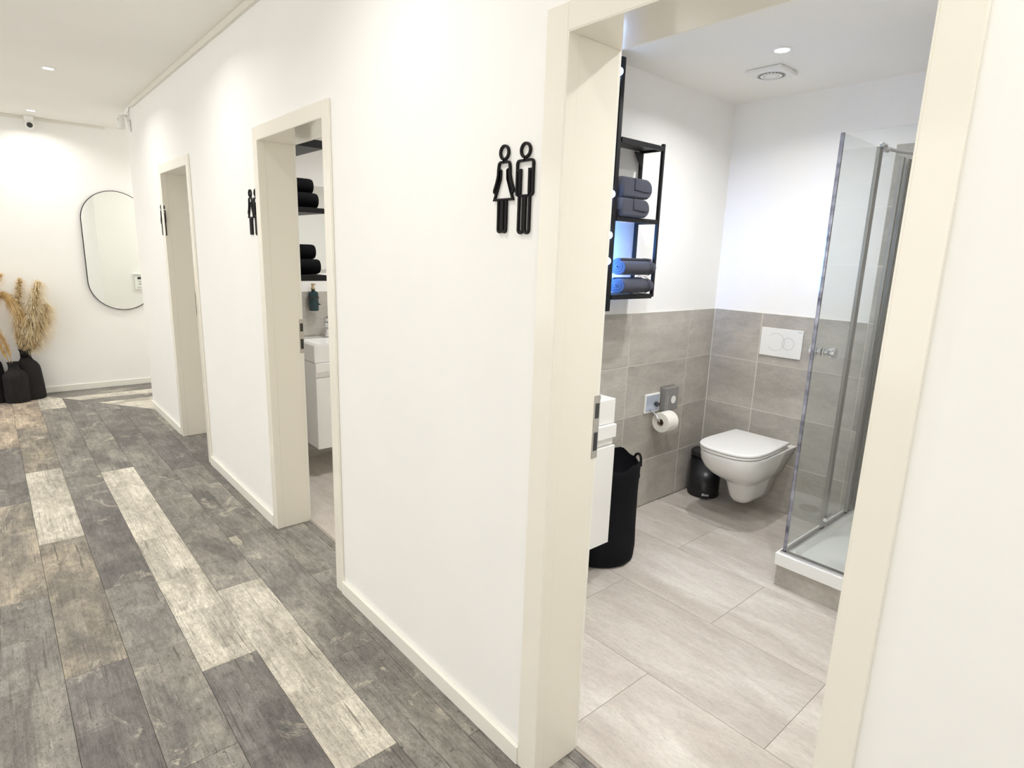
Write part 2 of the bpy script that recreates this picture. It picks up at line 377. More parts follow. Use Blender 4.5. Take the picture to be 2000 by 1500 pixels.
TONES = {  # column: (x of right edge, offset of a joint, tones by row k=-3..4 ; l light, m grey, x grey-beige, d charcoal, b beige)
    'Z': (.13, 1.29, 'mdmmmdmm'), 'A': (-.06, 1.91, 'dmmmmddm'), 'B': (-.25, 2.65, 'mmlmmddd'), 'C': (-.44, 2.13, 'mddllmdd'),
    'D': (-.63, 2.96, 'mmmdmmlb'), 'E': (-.82, 2.38, 'mxdxlxbb'), 'F': (-1.01, 3.06, 'mdmxdbbm'), 'G': (-1.20, 2.3, 'mmdmmxmm'), 'H': (-1.39, 2.7, 'mdmmxmmm'),
    **{'far%d' % i: (-1.58-.19*i, 2.1+.37*i, 'mdlmxmdm'[i % 8:]+'mdlmxmdm'[:i % 8]) for i in range(9)}}
KEY = dict(l='p_light', m='p_mid', d='p_dark', x='p_mix', b='p_beige')
for c, (xr, off, tones) in TONES.items():
    for k in range(-3, 5):
        y0 = off + 1.24*k; y1 = y0+1.24
        y0c, y1c = max(y0, YN), min(y1, YFAR-.002)
        if y1c <= y0c: continue
        x0 = max(xr-.19, XL+.002)
        if x0 >= xr-.01: continue
        put_plank(x0, xr, y0c, y1c, M[KEY[tones[k+3]]], 0, True)
        if c == 'Z':
            for a, b in DOORS:
                q0, q1 = max(y0c, a-.01), min(y1c, b+.01)
                if q1 > q0: put_plank(.13, .167, q0, q1, M['p_mid'], 0, True)
rnd = random.Random(5)
for j in range(7):
    ya, yb = YFAR-.002-.19*(j+1)+.06, YFAR-.002-.19*j+.06
    yb = min(yb, YFAR-.002); x = -1.44 + (.37*j) % 1.24 - 3.72
    while x < 3.0:
        if x+1.24 <= XL+.01: x += 1.24; continue
        q = {0: 'd', 1: 'm', 2: 'l' if -.9 < x < .2 else 'm', 3: 'm', 4: 'l' if x < .3 else 'm', 5: 'l' if x < .3 else 'm', 6: 'l'}[j]
        put_plank(max(x, XL+.002), min(x+1.24, 3.0), max(ya, YEND+.001) if x > 0 else ya, yb, M[KEY[q]], 1, False); x += 1.24

# ------------------------------------------------------------------ bathroom floors
def bath_floor(dy, ya, yb, x1=XB):
    f = struct(obj('floor', box(.182, x1+.006, ya, yb, -.0062, -.0012), M['grout2'], loc=(0, 0, 0)))
    xe = [.182, .638, 1.106, 1.575, 2.04, x1]; off = [1.11, .66, 1.13, .68, 1.14]
    for i in range(5):
        for k in range(-2, 3):
            a, b = max(off[i]+dy+.93*k, ya), min(off[i]+dy+.93*(k+1), yb)
            if b-a < .02 or xe[i] >= x1: continue
            me = slab_mesh(b-a-.002, min(xe[i+1], x1)-xe[i]-.002, .005, M['ftile'], .0005)
            o = bpy.data.objects.new('tile', me); C.objects.link(o); o.parent = f
            o.location = ((xe[i]+min(xe[i+1], x1))/2, (a+b)/2, 0); o.rotation_euler = (0, 0, PI/2)
bath_floor(0, .214, 2.0765)
bath_floor(2.042, 2.186, 4.119)
bath_floor(4.08, 4.228, 6.195)
for a, b in DOORS: struct(obj('trim_threshold', box(.1675, .1815, a-.01, b+.01, -.006, .002), M['strip'], bevel=.001))

# ------------------------------------------------------------------ wall tiles
def wall_tiles(wall, axis, plane, sg, ue, ze, t=.0075, gap=.0042):
    """tile face at plane, looking to sg along the axis"""
    p0, p1 = sorted((plane - sg*.0015, plane - sg*.0078))
    u0, u1, z0, z1 = ue[0], ue[-1], ze[0], ze[-1]
    obj('grout', box(u0, u1, p0, p1, z0, z1-.001) if axis == 'y' else box(p0, p1, u0, u1, z0, z1-.001), M['grout'], wall)
    for i in range(len(ue)-1):
        for j in range(len(ze)-1):
            L, H = ue[i+1]-ue[i]-gap, ze[j+1]-ze[j]-(gap if j < len(ze)-2 else gap/2)
            if L < .015: continue
            me = slab_mesh(L, H, t, M['wtile'], .0009)
            o = bpy.data.objects.new('tile', me); C.objects.link(o); o.parent = wall
            uc, zc = (ue[i]+ue[i+1])/2, (ze[j]+ze[j+1])/2
            # local z -> outward normal, local x -> horizontal, local y -> up
            if axis == 'y': o.matrix_local = Matrix(((-sg, 0, 0, uc), (0, 0, sg, plane), (0, 1, 0, zc), (0, 0, 0, 1)))
            else: o.matrix_local = Matrix(((0, 0, sg, plane), (sg, 0, 0, uc), (0, 1, 0, zc), (0, 0, 0, 1)))
ZR = [.0, .302, .604, .906, ZT]
wall_tiles(wbl, 'y', 2.0775, -1, [WT+.001, .457, 1.047, 1.636, 2.225, XB-.002], ZR)
wall_tiles(wbk, 'x', XB, -1, [1.167, 1.757, 2.0765], ZR)
ZS = ZR + [1.51, 1.812, 2.114]
wall_tiles(wbk, 'x', XB, -1, [.214, .577, 1.167], ZS)
wall_tiles(wbr, 'y', .22, 1, [1.62, 1.92, 2.5], ZS)
wall_tiles(wml, 'y', 4.12, -1, [WT+.001, .35, .94, 1.53, 2.12, XB-.002], ZR)

# ------------------------------------------------------------------ baseboards, cable duct
for a, b in ((YN, .318-.062), (1.04+.071, 2.354-.061), (3.09+.056, 4.42-.061), (5.151+.061, YEND)):
    struct(obj('baseboard_right', box(-.016, -.0005, a, b, .0005, .061), M['base'], bevel=.002))
struct(obj('baseboard_far', box(XL+.013, 2.985, YFAR-.012, YFAR-.0005, .0005, .06), M['base'], bevel=.002))
struct(obj('baseboard_left', box(XL+.0005, XL+.012, YN, YFAR-.013, .0005, .06), M['base'], bevel=.002))
struct(obj('baseboard_branch', box(-.012, 2.985, YEND+.0005, YEND+.012, .0005, .06), M['base'], bevel=.002))
struct(obj('trim_1', box(-.017, -.0005, YN, 5.98, 2.57, HC-.0005), M['duct'], bevel=.002))
struct(obj('trim_2', box(XL+.001, .0, YFAR-.012, YFAR-.0005, 2.582, HC-.0005), M['duct'], bevel=.002))

# ------------------------------------------------------------------ door frames with open leaves
def door(n, a, b, archl, label, plate_z=(.96, 1.14)):
    d = sempty('door_%d' % n, (0, (a+b)/2, 0)); d['label'] = label
    for s, e, w_ in ((1, b, archl), (-1, a, .06)):
        # jamb: lip towards the corridor, then the lining set back 2 mm
        y = sorted((e - s*.002, e + s*.0195)); bm = box(-.011, .026, *y, .0005, 2.0195)
        y = sorted((e, e + s*.0195)); bx(bm, .026, .1675, *y, .0005, 2.0195)
        obj('jamb', bm, M['frame'], d, bevel=.0015)
        y = sorted((e + s*.001, e + s*w_)); obj('architrave', box(-.012, -.0005, *y, .0005, 2.0005+.06), M['frame'], d, bevel=.0025, seg=3)
        y = sorted((e + s*.001, e + s*.055)); obj('inner_architrave', box(.1655, .178, *y, .003, 2.0005+.055), M['base'], d, bevel=.002)
    bm = box(-.011, .026, a+.0005, b-.0005, 1.998, 2.0195); bx(bm, .026, .1675, a+.0005, b-.0005, 2.0, 2.0195)
    obj('head_lining', bm, M['frame'], d, bevel=.0015)
    obj('head_architrave', box(-.012, -.0005, a-.0009, b+.0009, 2.001, 2.0605), M['frame'], d, bevel=.0008)
    obj('inner_head_architrave', box(.1655, .178, a+.001, b-.001, 2.001, 2.0555), M['base'], d, bevel=.002)
    # strike plate let into the far jamb
    z0, z1 = plate_z; sp = obj('strike_plate', box(.1555, .1795, b-.0016, b+.0009, z0, z1), M['steel'], d, bevel=.0008)
    obj('latch_hole', box(.160, .176, b-.0019, b+.0008, z1-.065, z1-.022), M['dark'], sp)
    obj('bolt_hole', box(.160, .176, b-.0019, b+.0008, z0+.022, z0+.075), M['dark'], sp)
    # leaf, hinged on the near jamb and swung fully into the room
    lf = obj('door_leaf', box(.185, .885, a-.085, a-.045, .008, 1.99), M['doorleaf'], d, bevel=.002)
    bm = bmesh.new(); cyl(bm, (.83, a-.045, 1.05), (.83, a-.0, 1.05), .010, n=14); cyl(bm, (.835, a-.004, 1.05), (.715, a-.004, 1.05), .009, n=14)
    ball(bm, (.715, a-.004, 1.05), .009, u=10, v=8); ball(bm, (.83, a-.002, 1.05), .011, u=10, v=8)
    obj('door_handle', bm, M['steel'], lf, smooth=True)
    for z in (.3, 1.75):
        obj('hinge', cyl(bmesh.new(), (.187, a-.018, z-.045), (.187, a-.018, z+.045), .008, n=14), M['steel'], d)
    return d
door(1, *DOORS[0], .071, 'wide open cream door frame nearest the camera leading to the shower bathroom')
door(2, *DOORS[1], .055, 'open cream door frame in the middle of the corridor wall')
door(3, *DOORS[2], .06, 'cream door frame farthest along the corridor wall')

# ------------------------------------------------------------------ restroom signs
def stroke(bm, pts, wd, closed=False, x0=-.0065, x1=-.0005, cy=0, cz=0):
    """flat bar of width wd along a polyline in the wall plane; u to the right in the picture is -y"""
    P = [Vector((p[0], p[1])) for p in pts]; N = len(P); L, R = [], []
    for i in range(N):
        if closed: a, b = P[i-1], P[(i+1) % N]
        else: a, b = P[max(i-1, 0)], P[min(i+1, N-1)]
        d1 = (P[i]-a).normalized() if (P[i]-a).length > 1e-9 else (b-P[i]).normalized()
        d2 = (b-P[i]).normalized() if (b-P[i]).length > 1e-9 else d1
        t = (d1+d2).normalized() if (d1+d2).length > 1e-6 else d1
        nrm = Vector((-t.y, t.x)); m = 1/max(.5, abs(nrm.dot(Vector((-d1.y, d1.x)))))
        L.append(P[i]+nrm*wd/2*m); R.append(P[i]-nrm*wd/2*m)
    def v(p, x): return bm.verts.new((x, cy-p.x, cz+p.y))
    A = [(v(l, x0), v(r, x0), v(r, x1), v(l, x1)) for l, r in zip(L, R)]
    for i in range(N if closed else N-1):
        a, b = A[i], A[(i+1) % N]
        for k in range(4): bm.faces.new((a[k], a[(k+1) % 4], b[(k+1) % 4], b[k]))
    if not closed: bm.faces.new(A[0][::-1]); bm.faces.new(A[-1])
def arc(cx, cz, rx, rz, a0, a1, n):
    return [(cx+rx*math.cos(math.radians(a0+(a1-a0)*i/n)), cz+rz*math.sin(math.radians(a0+(a1-a0)*i/n))) for i in range(n+1)]
def sign(cy, label):
    cz = 1.67; t = thing('restroom_sign', label, 'sign', (-.0005, cy, cz), 'black restroom pictograms beside the doors')
    S = lambda bm, p, wd, closed=False: stroke(bm, p, wd, closed, -.0075, -.0008, cy, cz)
    bm = bmesh.new(); w_ = .0060
    S(bm, arc(-.041, .0955, .0165, .0165, 0, 345, 23), w_, True)
    S(bm, [(-.041, .080), (-.041, .071)], .009)
    arml = [(-.0635, .058), (-.0645, .040), (-.070, .022), (-.0785, .004)] + arc(-.0745, .001, .0048, .0048, 160, 330, 5) + [(-.0645, .012), (-.0555, .030), (-.0545, .052)]
    S(bm, [(-.0545, .0535), (-.0625, .0535)] , .004)
    body = [(-.0635, .055)] + arc(-.0540, .0635, .0085, .0085, 180, 90, 4) + arc(-.027, .0635, .0085, .0085, 90, 0, 4) + [(-.0175, .055)]
    S(bm, body, w_); S(bm, arml, w_)
    mir = lambda P: [(-.081-p[0], p[1]) for p in P]
    S(bm, mir(arml), w_); S(bm, mir([(-.0545, .0535), (-.0625, .0535)]), .004)
    S(bm, [(-.0545, .053), (-.0555, .030), (-.0775, -.0215), (-.0035, -.0215), (-.0255, .030), (-.0265, .053)], w_)
    for x in (-.0535, -.0345):
        S(bm, [(x-.0065, -.022), (x-.0065, -.098)] + arc(x, -.098, .0065, .0065, 180, 360, 6) + [(x+.0065, -.022)], .0058)
    obj('woman_figure', bm, M['blackplas'], t, bevel=.0006, seg=1)
    bm = bmesh.new()
    S(bm, arc(.0410, .0935, .0170, .0165, 0, 345, 23), w_, True)
    S(bm, [(.041, .078), (.041, .068)], .009)
    x0, x1 = .0115, .0715
    S(bm, [(x0, .055)] + arc(x0+.008, .0615, .008, .008, 180, 90, 4) + arc(x1-.008, .0615, .008, .008, 90, 0, 4) + [(x1, .055)], w_)
    for s, x in ((1, x0), (-1, x1)):
        pts = [(x, .056), (x, -.008)] + [(x+s*(.0065-.0065*math.cos(math.radians(q))), -.008-.0062*math.sin(math.radians(q))) for q in range(0, 181, 30)] + [(x+s*.0135, .047), (x+s*.002, .047)]
        S(bm, pts, w_)
    S(bm, [(.0265, -.0155), (.0565, -.0155)], w_)
    S(bm, [(.0215, .045), (.0215, -.016)], .005); S(bm, [(.0615, .045), (.0615, -.016)], .005)
    for x in (.0300, .0535):
        S(bm, [(x-.0080, -.016), (x-.0080, -.099)] + arc(x, -.099, .0080, .0078, 180, 360, 6) + [(x+.0080, -.016)], .0066)
    obj('man_figure', bm, M['blackplas'], t, bevel=.0006, seg=1)
sign(1.2175, 'large-looking black woman and man pictogram beside the nearest doorway')
sign(3.205, 'black woman and man pictogram beside the middle doorway')
sign(5.205, 'small distant black woman and man pictogram beside the farthest doorway')

# ------------------------------------------------------------------ ceiling spotlights
def spot(x, y, z, power, col, label, group):
    t = thing('ceiling_spotlight', label, 'light', (x, y, z), group)
    bm = bmesh.new(); lathe(bm, [(.030, -.0005), (.030, -.004), (.036, -.007), (.044, -.004), (.046, -.0005)], x, y, 32, z, False, False)
    obj('trim_ring', bm, M['white'], t, smooth=True)
    obj('lens', lathe(bmesh.new(), [(.0298, -.0008), (.0298, -.0035)], x, y, 28, z), M['lamp'], t)
    ld = bpy.data.lights.new('spot_light', 'AREA'); ld.shape = 'DISK'; ld.size = .056; ld.energy = power; ld.color = col; ld.spread = math.radians(150)
    lo = bpy.data.objects.new('spot_light', ld); C.objects.link(lo); lo.parent = t; lo.location = (0, 0, -.0095)
LAB = {7.03: 'small bright ceiling spotlight closest to the far wall of the corridor', 5.25: 'bright ceiling spotlight nearer the camera, upper left of the corridor ceiling'}
WORDS = {3.47: 'between the middle and farthest doorways', 1.69: 'between the nearest and middle doorways', -.09: 'beside the camera', -1.87: 'behind the camera'}
for x, y in CORRIDOR_SPOTS:
    if x > 0: lb = 'ceiling spotlight in the side passage, %s' % ('just past the corner' if x < 2 else 'at its far end')  # added to brighten the far end, out of view
    elif x < -1: lb = 'ceiling spotlight of the outer left row, ' + WORDS.get(y, 'by the far wall' if y > 6 else 'level with the farthest doorway')  # extra row added to even out the light on the door wall
    else: lb = LAB.get(y) or 'ceiling spotlight of the corridor row, ' + WORDS[y]
    spot(x, y, HC, HALL_W*(2.2 if y > 6 and x != -.59 else 1), HALL_COL, lb, 'corridor ceiling spotlights')  # added fill lights by the far end get more power
for i, (x, y) in enumerate(BATH_SPOTS):
    spot(x, y, HB, BATH_W if i < 3 else BATH_W*.9, BATH_COL, ['glowing round ceiling spotlight beside the bathroom fan grille', 'bathroom spotlight over the vanity', 'bathroom spotlight just inside the door', 'middle room ceiling spotlight by the vanity', 'middle room ceiling spotlight at the rear', 'ceiling spotlight of the farthest room'][i], 'bathroom ceiling spotlights')

# ------------------------------------------------------------------ bathroom fan grille
t = thing('ventilation_grille', 'square white fan grille with round slotted centre on bathroom ceiling', 'vent', (2.015, 1.62, HB))
obj('housing', box(1.925, 2.105, 1.53, 1.71, HB-.022, HB-.0005), M['white'], t, bevel=.006, seg=3)
obj('fan_disc', lathe(bmesh.new(), [(.052, -.0255), (.052, -.0225)], 2.015, 1.62, 32, HB), M['white'], t)
bm = bmesh.new(); lathe(bm, [(.060, -.0222), (.060, -.0240), (.066, -.0240), (.066, -.0222)], 2.015, 1.62, 40, HB, False, False)
obj('rim', bm, M['groove'], t)
for k in range(20):
    a = 2*PI*k/20; c, s = math.cos(a), math.sin(a); q = Vector((-s, c, 0))*.0035
    bm = bmesh.new(); p0 = Vector((2.015+c*.033, 1.62+s*.033, HB-.0257)); p1 = Vector((2.015+c*.058, 1.62+s*.058, HB-.0242))
    v = [bm.verts.new(p) for p in (p0-q, p0+q, p1+q, p1-q)]; v2 = [bm.verts.new(p.co+Vector((0, 0, .0012))) for p in v]
    bm.faces.new(v); bm.faces.new(v2[::-1])
    for i in range(4): bm.faces.new((v[i-1], v2[i-1], v2[i], v[i]))
    obj('slot', bm, M['dark'], t)

# ------------------------------------------------------------------ toilet
YT = 1.632
def outline(xf, xb, hw, hwb, d, z, n=22, e=2.7):
    """half-superellipse front running into straight sides that end at the wall"""
    P = []
    for i in range(n+1):
        a = -PI/2 + PI*i/n; c, s = math.cos(a), math.sin(a)
        y = hw*math.copysign(abs(s)**(2/e), s); x = xf + d*(1-abs(c)**(2/e)); P.append(Vector((x, YT+y, z)))
    P.append(Vector((xf+d+(xb-xf-d)*.5, YT+(hw+hwb)/2, z))); P.append(Vector((xb, YT+hwb, z)))
    P.append(Vector((xb, YT-hwb, z))); P.append(Vector((xf+d+(xb-xf-d)*.5, YT-(hw+hwb)/2, z)))
    return P
t = thing('toilet', 'white wall-hung toilet with closed lid below the flush plate', 'toilet', (2.2, YT, .085))
xb = XB-.001
rows = [(2.24, .030, .045, .06, .088), (2.205, .052, .058, .08, .097), (2.185, .068, .066, .10, .125), (2.165, .080, .078, .12, .175), (2.150, .088, .09, .13, .215),
        (2.125, .100, .10, .14, .238), (2.075, .128, .115, .16, .262), (2.02, .152, .13, .18, .295), (1.975, .172, .147, .20, .335),
        (1.950, .183, .163, .21, .375), (1.942, .187, .178, .215, .41), (1.940, .188, .184, .215, .432), (1.946, .184, .181, .21, .438)]
bm = bmesh.new(); loft(bm, [outline(a, xb, h, hb, d, z) for a, h, hb, d, z in rows])
o = obj('bowl', bm, M['ceramic'], t, smooth=True)
def slabD(x0, hw, d, z0, z1, xbk, e=2.9, dome=0.0):
    bm = bmesh.new(); R = []
    for k, (z, ins) in enumerate(((z0, .004), (z0+.003, 0), (z1-.005, 0), (z1-.0015, .003), (z1, .009))):
        R.append(outline(x0+ins, xbk-ins*.5, hw-ins, hw-.012-ins, d, z, e=e))
    if dome: R.append([Vector((YY.x*.6+.4*(x0+xbk)/2, YT+(YY.y-YT)*.6, z1+dome)) for YY in R[-1]])
    return loft(bm, R)
obj('seat', slabD(1.937, .186, .215, .4405, .455, 2.40), M['seat'], t, smooth=True)
obj('lid', slabD(1.934, .188, .215, .4575, .474, 2.425, dome=.003), M['seat'], t, smooth=True)
for s in (-1, 1): obj('hinge', cyl(bmesh.new(), (2.425, YT+s*.075, .438), (2.425, YT+s*.075, .462), .012, n=16), M['seat'], t)
for s in (-1, 1): obj('bolt_cap', ball(bmesh.new(), (2.40, YT+s*.105, .30), .010, u=12, v=8), M['ceramic'], t)

# flush plate
t = thing('flush_plate', 'white rectangular dual-flush plate with two overlapping round buttons above the toilet', 'flush plate', (XB, 1.62, 1.04))
obj('panel', box(XB-.011, XB-.0005, 1.494, 1.746, .956, 1.125), M['plate'], t, bevel=.0025)
def ring(bm, y, z, r, wd, x, a0=0, a1=360, n=40):
    pts = [(r*math.cos(math.radians(a0+(a1-a0)*i/n)), r*math.sin(math.radians(a0+(a1-a0)*i/n))) for i in range(n+1)]
    A = []
    for c, s in pts:
        k = (r-wd)/r
        A.append([bm.verts.new((x, y+c, z+s)), bm.verts.new((x, y+c*k, z+s*k)), bm.verts.new((x+.0009, y+c*k, z+s*k)), bm.verts.new((x+.0009, y+c, z+s))])
    for a, b in zip(A, A[1:]):
        for k in range(4): bm.faces.new((a[k], a[(k+1) % 4], b[(k+1) % 4], b[k]))
bm = bmesh.new(); ring(bm, 1.650, 1.043, .053, .0016, XB-.0117, 40, 320); obj('large_button', bm, M['groove'], t)
bm = bmesh.new(); ring(bm, 1.575, 1.040, .036, .0016, XB-.0117); obj('small_button', bm, M['groove'], t)
# tiny maker's lettering in the upper corner
cu = bpy.data.curves.new('lettering', 'FONT'); cu.body = 'GEBERIT'; cu.size = .0075; cu.extrude = .0002; cu.align_x = 'RIGHT'
to = bpy.data.objects.new('lettering', cu); C.objects.link(to); cu.materials.append(M['groove']); to.parent = t
bpy.context.view_layer.update(); me_ = bpy.data.meshes.new_from_object(to.evaluated_get(bpy.context.evaluated_depsgraph_get()))
bpy.data.objects.remove(to); to = bpy.data.objects.new('lettering', me_); C.objects.link(to); to.parent = t
to.matrix_local = Matrix(((0, 0, -1, -.0115), (-1, 0, 0, 1.500-1.62), (0, 1, 0, 1.113-1.04), (0, 0, 0, 1)))

# pedal bin
BX, BY = 2.375, 1.955
t = thing('pedal_bin', 'small round black steel pedal bin in the corner beside the toilet', 'bin', (BX, BY, 0))
obj('body', lathe(bmesh.new(), [(.098, .001), (.101, .006), (.101, .022), (.097, .028), (.096, .268)], BX, BY, 48), M['binmet'], t, smooth=True)
obj('lid', lathe(bmesh.new(), [(.096, .270), (.1, .272), (.1, .288), (.096, .296), (.09, .298), (.086, .294), (.04, .302), (.002, .304)], BX, BY, 48), M['binmet'], t, smooth=True)
bm = bmesh.new(); a = math.radians(218); ux, uy = math.cos(a), math.sin(a)
for k in range(-4, 5):
    pass
R1 = []
for rr, zz in ((.1015, .008), (.118, .008), (.118, .014), (.1015, .018)):
    R1.append([Vector((BX+rr*math.cos(a+q*.05), BY+rr*math.sin(a+q*.05), zz)) for q in range(-5, 6)])
vs = [[bm.verts.new(p) for p in r] for r in R1]
for i in range(4):
    A, B = vs[i-1], vs[i]
    for k in range(10): bm.faces.new((A[k], A[k+1], B[k+1], B[k]))
bm.faces.new([v[0] for v in vs]); bm.faces.new([v[-1] for v in vs][::-1])
obj('pedal', bm, M['dark'], t, bevel=.002)
bm = bmesh.new(); A = [[bm.verts.new((BX+rr*math.cos(a+q*.05), BY+rr*math.sin(a+q*.05), zz)) for q in range(-4, 5)] for rr, zz in ((.1028, .020), (.1090, .021), (.1085, .034), (.1028, .036))]
for i in range(4):
    for k in range(8): bm.faces.new((A[i-1][k], A[i-1][k+1], A[i][k+1], A[i][k]))
bm.faces.new([v[0] for v in A]); bm.faces.new([v[-1] for v in A][::-1]); obj('pedal_badge', bm, M['chrome'], t, smooth=False)

# ------------------------------------------------------------------ paper roll, holder, dispenser
YW = 2.0775
t = thing('toilet_roll_holder', 'square silvery wall plate with arm carrying the paper roll', 'holder', (1.88, YW, .66))
obj('plate', box(1.812, 1.957, YW-.012, YW-.0005, .604, .72), M['white'], t, bevel=.003)
obj('plate_face', box(1.821, 1.948, YW-.0135, YW-.0118, .613, .711), M['pale'], t, bevel=.001)
bm = bmesh.new(); tube(bm, [(1.875, YW-.013, .625), (1.866, YW-.055, .60), (1.866, 2.0, .578), (1.866, 1.996, .5695), (1.87, 1.996, .565), (1.99, 1.996, .565)], .006, 10)
obj('arm', bm, M['chrome'], t, smooth=True)
obj('mount', cyl(bmesh.new(), (1.915, YW-.013, .655), (1.915, YW-.032, .650), .014, n=18), M['dark'], t)
t = thing('toilet_roll', 'white toilet paper roll hanging on the tiled wall', 'toilet paper', (1.953, 1.996, .559))
def ann(bm, x0, x1, cy, cz, ro, ri, n=40):
    rr = [[bm.verts.new((x, cy+r*math.cos(2*PI*i/n), cz+r*math.sin(2*PI*i/n))) for i in range(n)] for x, r in ((x0, ri), (x0, ro), (x1, ro), (x1, ri))]
    for k in range(4):
        A, B = rr[k-1], rr[k]
        for i in range(n): bm.faces.new((A[i], A[(i+1) % n], B[(i+1) % n], B[i]))
    return bm
obj('paper', ann(bmesh.new(), 1.880, 1.980, 1.996, .557, .060, .0215), M['paper'], t, bevel=.002)
obj('core', ann(bmesh.new(), 1.879, 1.981, 1.996, .557, .0212, .0195), M['card'], t)
bm = bmesh.new(); pts = [(1.996+.0603*math.cos(math.radians(q)), .557+.0603*math.sin(math.radians(q))) for q in range(200, 262, 6)]
A = [(bm.verts.new((1.881, y, z)), bm.verts.new((1.979, y, z))) for y, z in pts]; B = [(bm.verts.new((1.881, 1.996+(y-1.996)*1.016, .557+(z-.557)*1.016)), bm.verts.new((1.979, 1.996+(y-1.996)*1.016, .557+(z-.557)*1.016))) for y, z in pts]
for P in (A, B):
    for a_, b_ in zip(P, P[1:]): bm.faces.new((a_[0], b_[0], b_[1], a_[1]))
bm.faces.new((A[-1][0], B[-1][0], B[-1][1], A[-1][1])); obj('loose_sheet', bm, M['paper'], t)
t = thing('wall_dispenser', 'upright smoky grey dispenser with white dot above the toilet roll', 'dispenser', (2.037, YW, .67))
obj('case', box(1.972, 2.102, YW-.045, YW-.0005, .6, .746), M['smoke'], t, bevel=.006, seg=3)
obj('frame', box(1.968, 2.106, YW-.010, YW-.0004, .595, .751), M['steel'], t, bevel=.003)
obj('dot', cyl(bmesh.new(), (2.05, YW-.0462, .668), (2.05, YW-.0445, .668), .024, n=28), M['white'], t)
obj('side_window', box(1.979, 1.997, YW-.0462, YW-.0448, .612, .70), M['chrome'], t)

# ------------------------------------------------------------------ vanities
def vanity(dy, label, lb):
    yw = YW+dy; x0, x1 = .487, 1.02; yf = 1.655+dy
    t = thing('vanity_unit', label, 'vanity', (x0, yf, .195), 'white wall-hung vanities')
    obj('cabinet', box(x0+.004, x1-.004, yf+.012, yw-.001, .1955, .772), M['van'], t, bevel=.001)
    dr = obj('door', box(x0, x1, yf-.012, yf+.011, .1955, .676), M['van'], t, bevel=.0015)
    obj('grip_rail', box(x0+.003, x1-.003, yf+.002, yf+.0118, .680, .713), M['van'], t)
    obj('drawer_front', box(x0, x1, yf-.015, yf+.011, .716, .776), M['van'], t, bevel=.0015)
    # basin: thick-walled trough
    z0, z1 = .7775, .892; b = .05; bm = bmesh.new()
    O = [(x0-.002, yf+.0), (x1+.0, yf+.0), (x1, yw-.001), (x0-.002, yw-.001)]
    I = [(x0+.04, yf+.035), (x1-.04, yf+.035), (x1-.04, yw-.12), (x0+.04, yw-.12)]; D = [(x0+.07, yf+.07), (x1-.07, yf+.07), (x1-.07, yw-.15), (x0+.07, yw-.15)]
    rows = [[bm.verts.new((*p, z)) for p in q] for q, z in ((O, z0), (O, z1), (I, z1), (D, z1-.085))]
    bm.faces.new(rows[0][::-1]); bm.faces.new(rows[3])
    for a, b_ in zip(rows, rows[1:]):
        for i in range(4): bm.faces.new((a[i-1], a[i], b_[i], b_[i-1]))
    w_ = obj('washbasin', bm, M['ceramic'], t, bevel=.004, seg=3)
    cx = (x0+x1)/2
    obj('plug', lathe(bmesh.new(), [(.02, .0), (.02, .004), (.01, .006)], cx, (yf+yw)/2-.03, 20, z1-.0845), M['chrome'], w_)
    tx, ty = .737, yw-.07
    t2 = thing('basin_tap', lb, 'tap', (tx, ty, z1), 'basin taps')
    obj('body', lathe(bmesh.new(), [(.027, .0005), (.029, .006), (.024, .03), (.019, .055), (.022, .085), (.027, .098), (.026, .104)], tx, ty, 28, z1), M['chrome'], t2, smooth=True)
    bm = box(tx-.012, tx+.012, ty-.125, ty-.01, z1+.055, z1+.072); obj('spout', bm, M['chrome'], t2, bevel=.005, seg=3)
    obj('cap', lathe(bmesh.new(), [(.020, .106), (.024, .110), (.024, .132), (.018, .140)], tx, ty, 24, z1), M['chrome'], t2, smooth=True)
    obj('lever', box(tx-.009, tx+.009, ty-.09, ty+.004, z1+.141, z1+.149), M['chrome'], t2, bevel=.003, seg=3)
vanity(0, 'white vanity unit partly hidden behind the nearest door frame, black laundry bag beside it', 'chrome basin tap on the vanity behind the nearest door frame')
vanity(2.0425, 'white vanity unit seen through the middle doorway under dark teal bottle', 'chrome basin tap standing on the white basin seen through the middle doorway')

# ------------------------------------------------------------------ laundry bag
HX, HY, HR = 1.222, 1.868, .190
t = thing('laundry_bag', 'tall round black fabric laundry bag standing beside the nearest vanity', 'laundry bag', (HX, HY, 0))
bm = bmesh.new(); R = []; n = 64
for k, (z, f) in enumerate(((.001, .90), (.012, .97), (.06, 1.0), (.14, .985), (.25, .955), (.36, .955), (.43, .975), (.485, .985), (.505, .97))):
    ring_ = []
    for i in range(n):
        a = 2*PI*i/n; r = HR*f*(1+.010*math.sin(3*a+z*14)+.006*math.sin(9*a-z*30)+.004*math.sin(17*a+z*50))
        r *= 1+.17*max(0, -math.cos(a-.45))*max(0, min(1, (.19-z)/.06))
        zz = z + (.012*math.sin(4*a+.6)+.006*math.sin(11*a) if z > .48 else 0)
        ring_.append(Vector((HX+r*math.cos(a), HY+r*math.sin(a), zz)))
    R.append(ring_)
R.append([Vector((HX+(p.x-HX)*.965, HY+(p.y-HY)*.965, p.z-.001)) for p in R[-1]]); R.append([Vector((HX+(p.x-HX)*.98, HY+(p.y-HY)*.98, .30)) for p in R[-1]])
loft(bm, R); obj('bag', bm, M['blackfab'], t, smooth=True)
bm = bmesh.new(); rr = [(HR*1.004*.975, .425), (HR*1.014*.975, .429), (HR*1.014*.975, .437), (HR*1.004*.975, .441)]
lathe(bm, rr, HX, HY, 64, 0, False, False); obj('seam_band', bm, M['blackfab'], t, smooth=True)
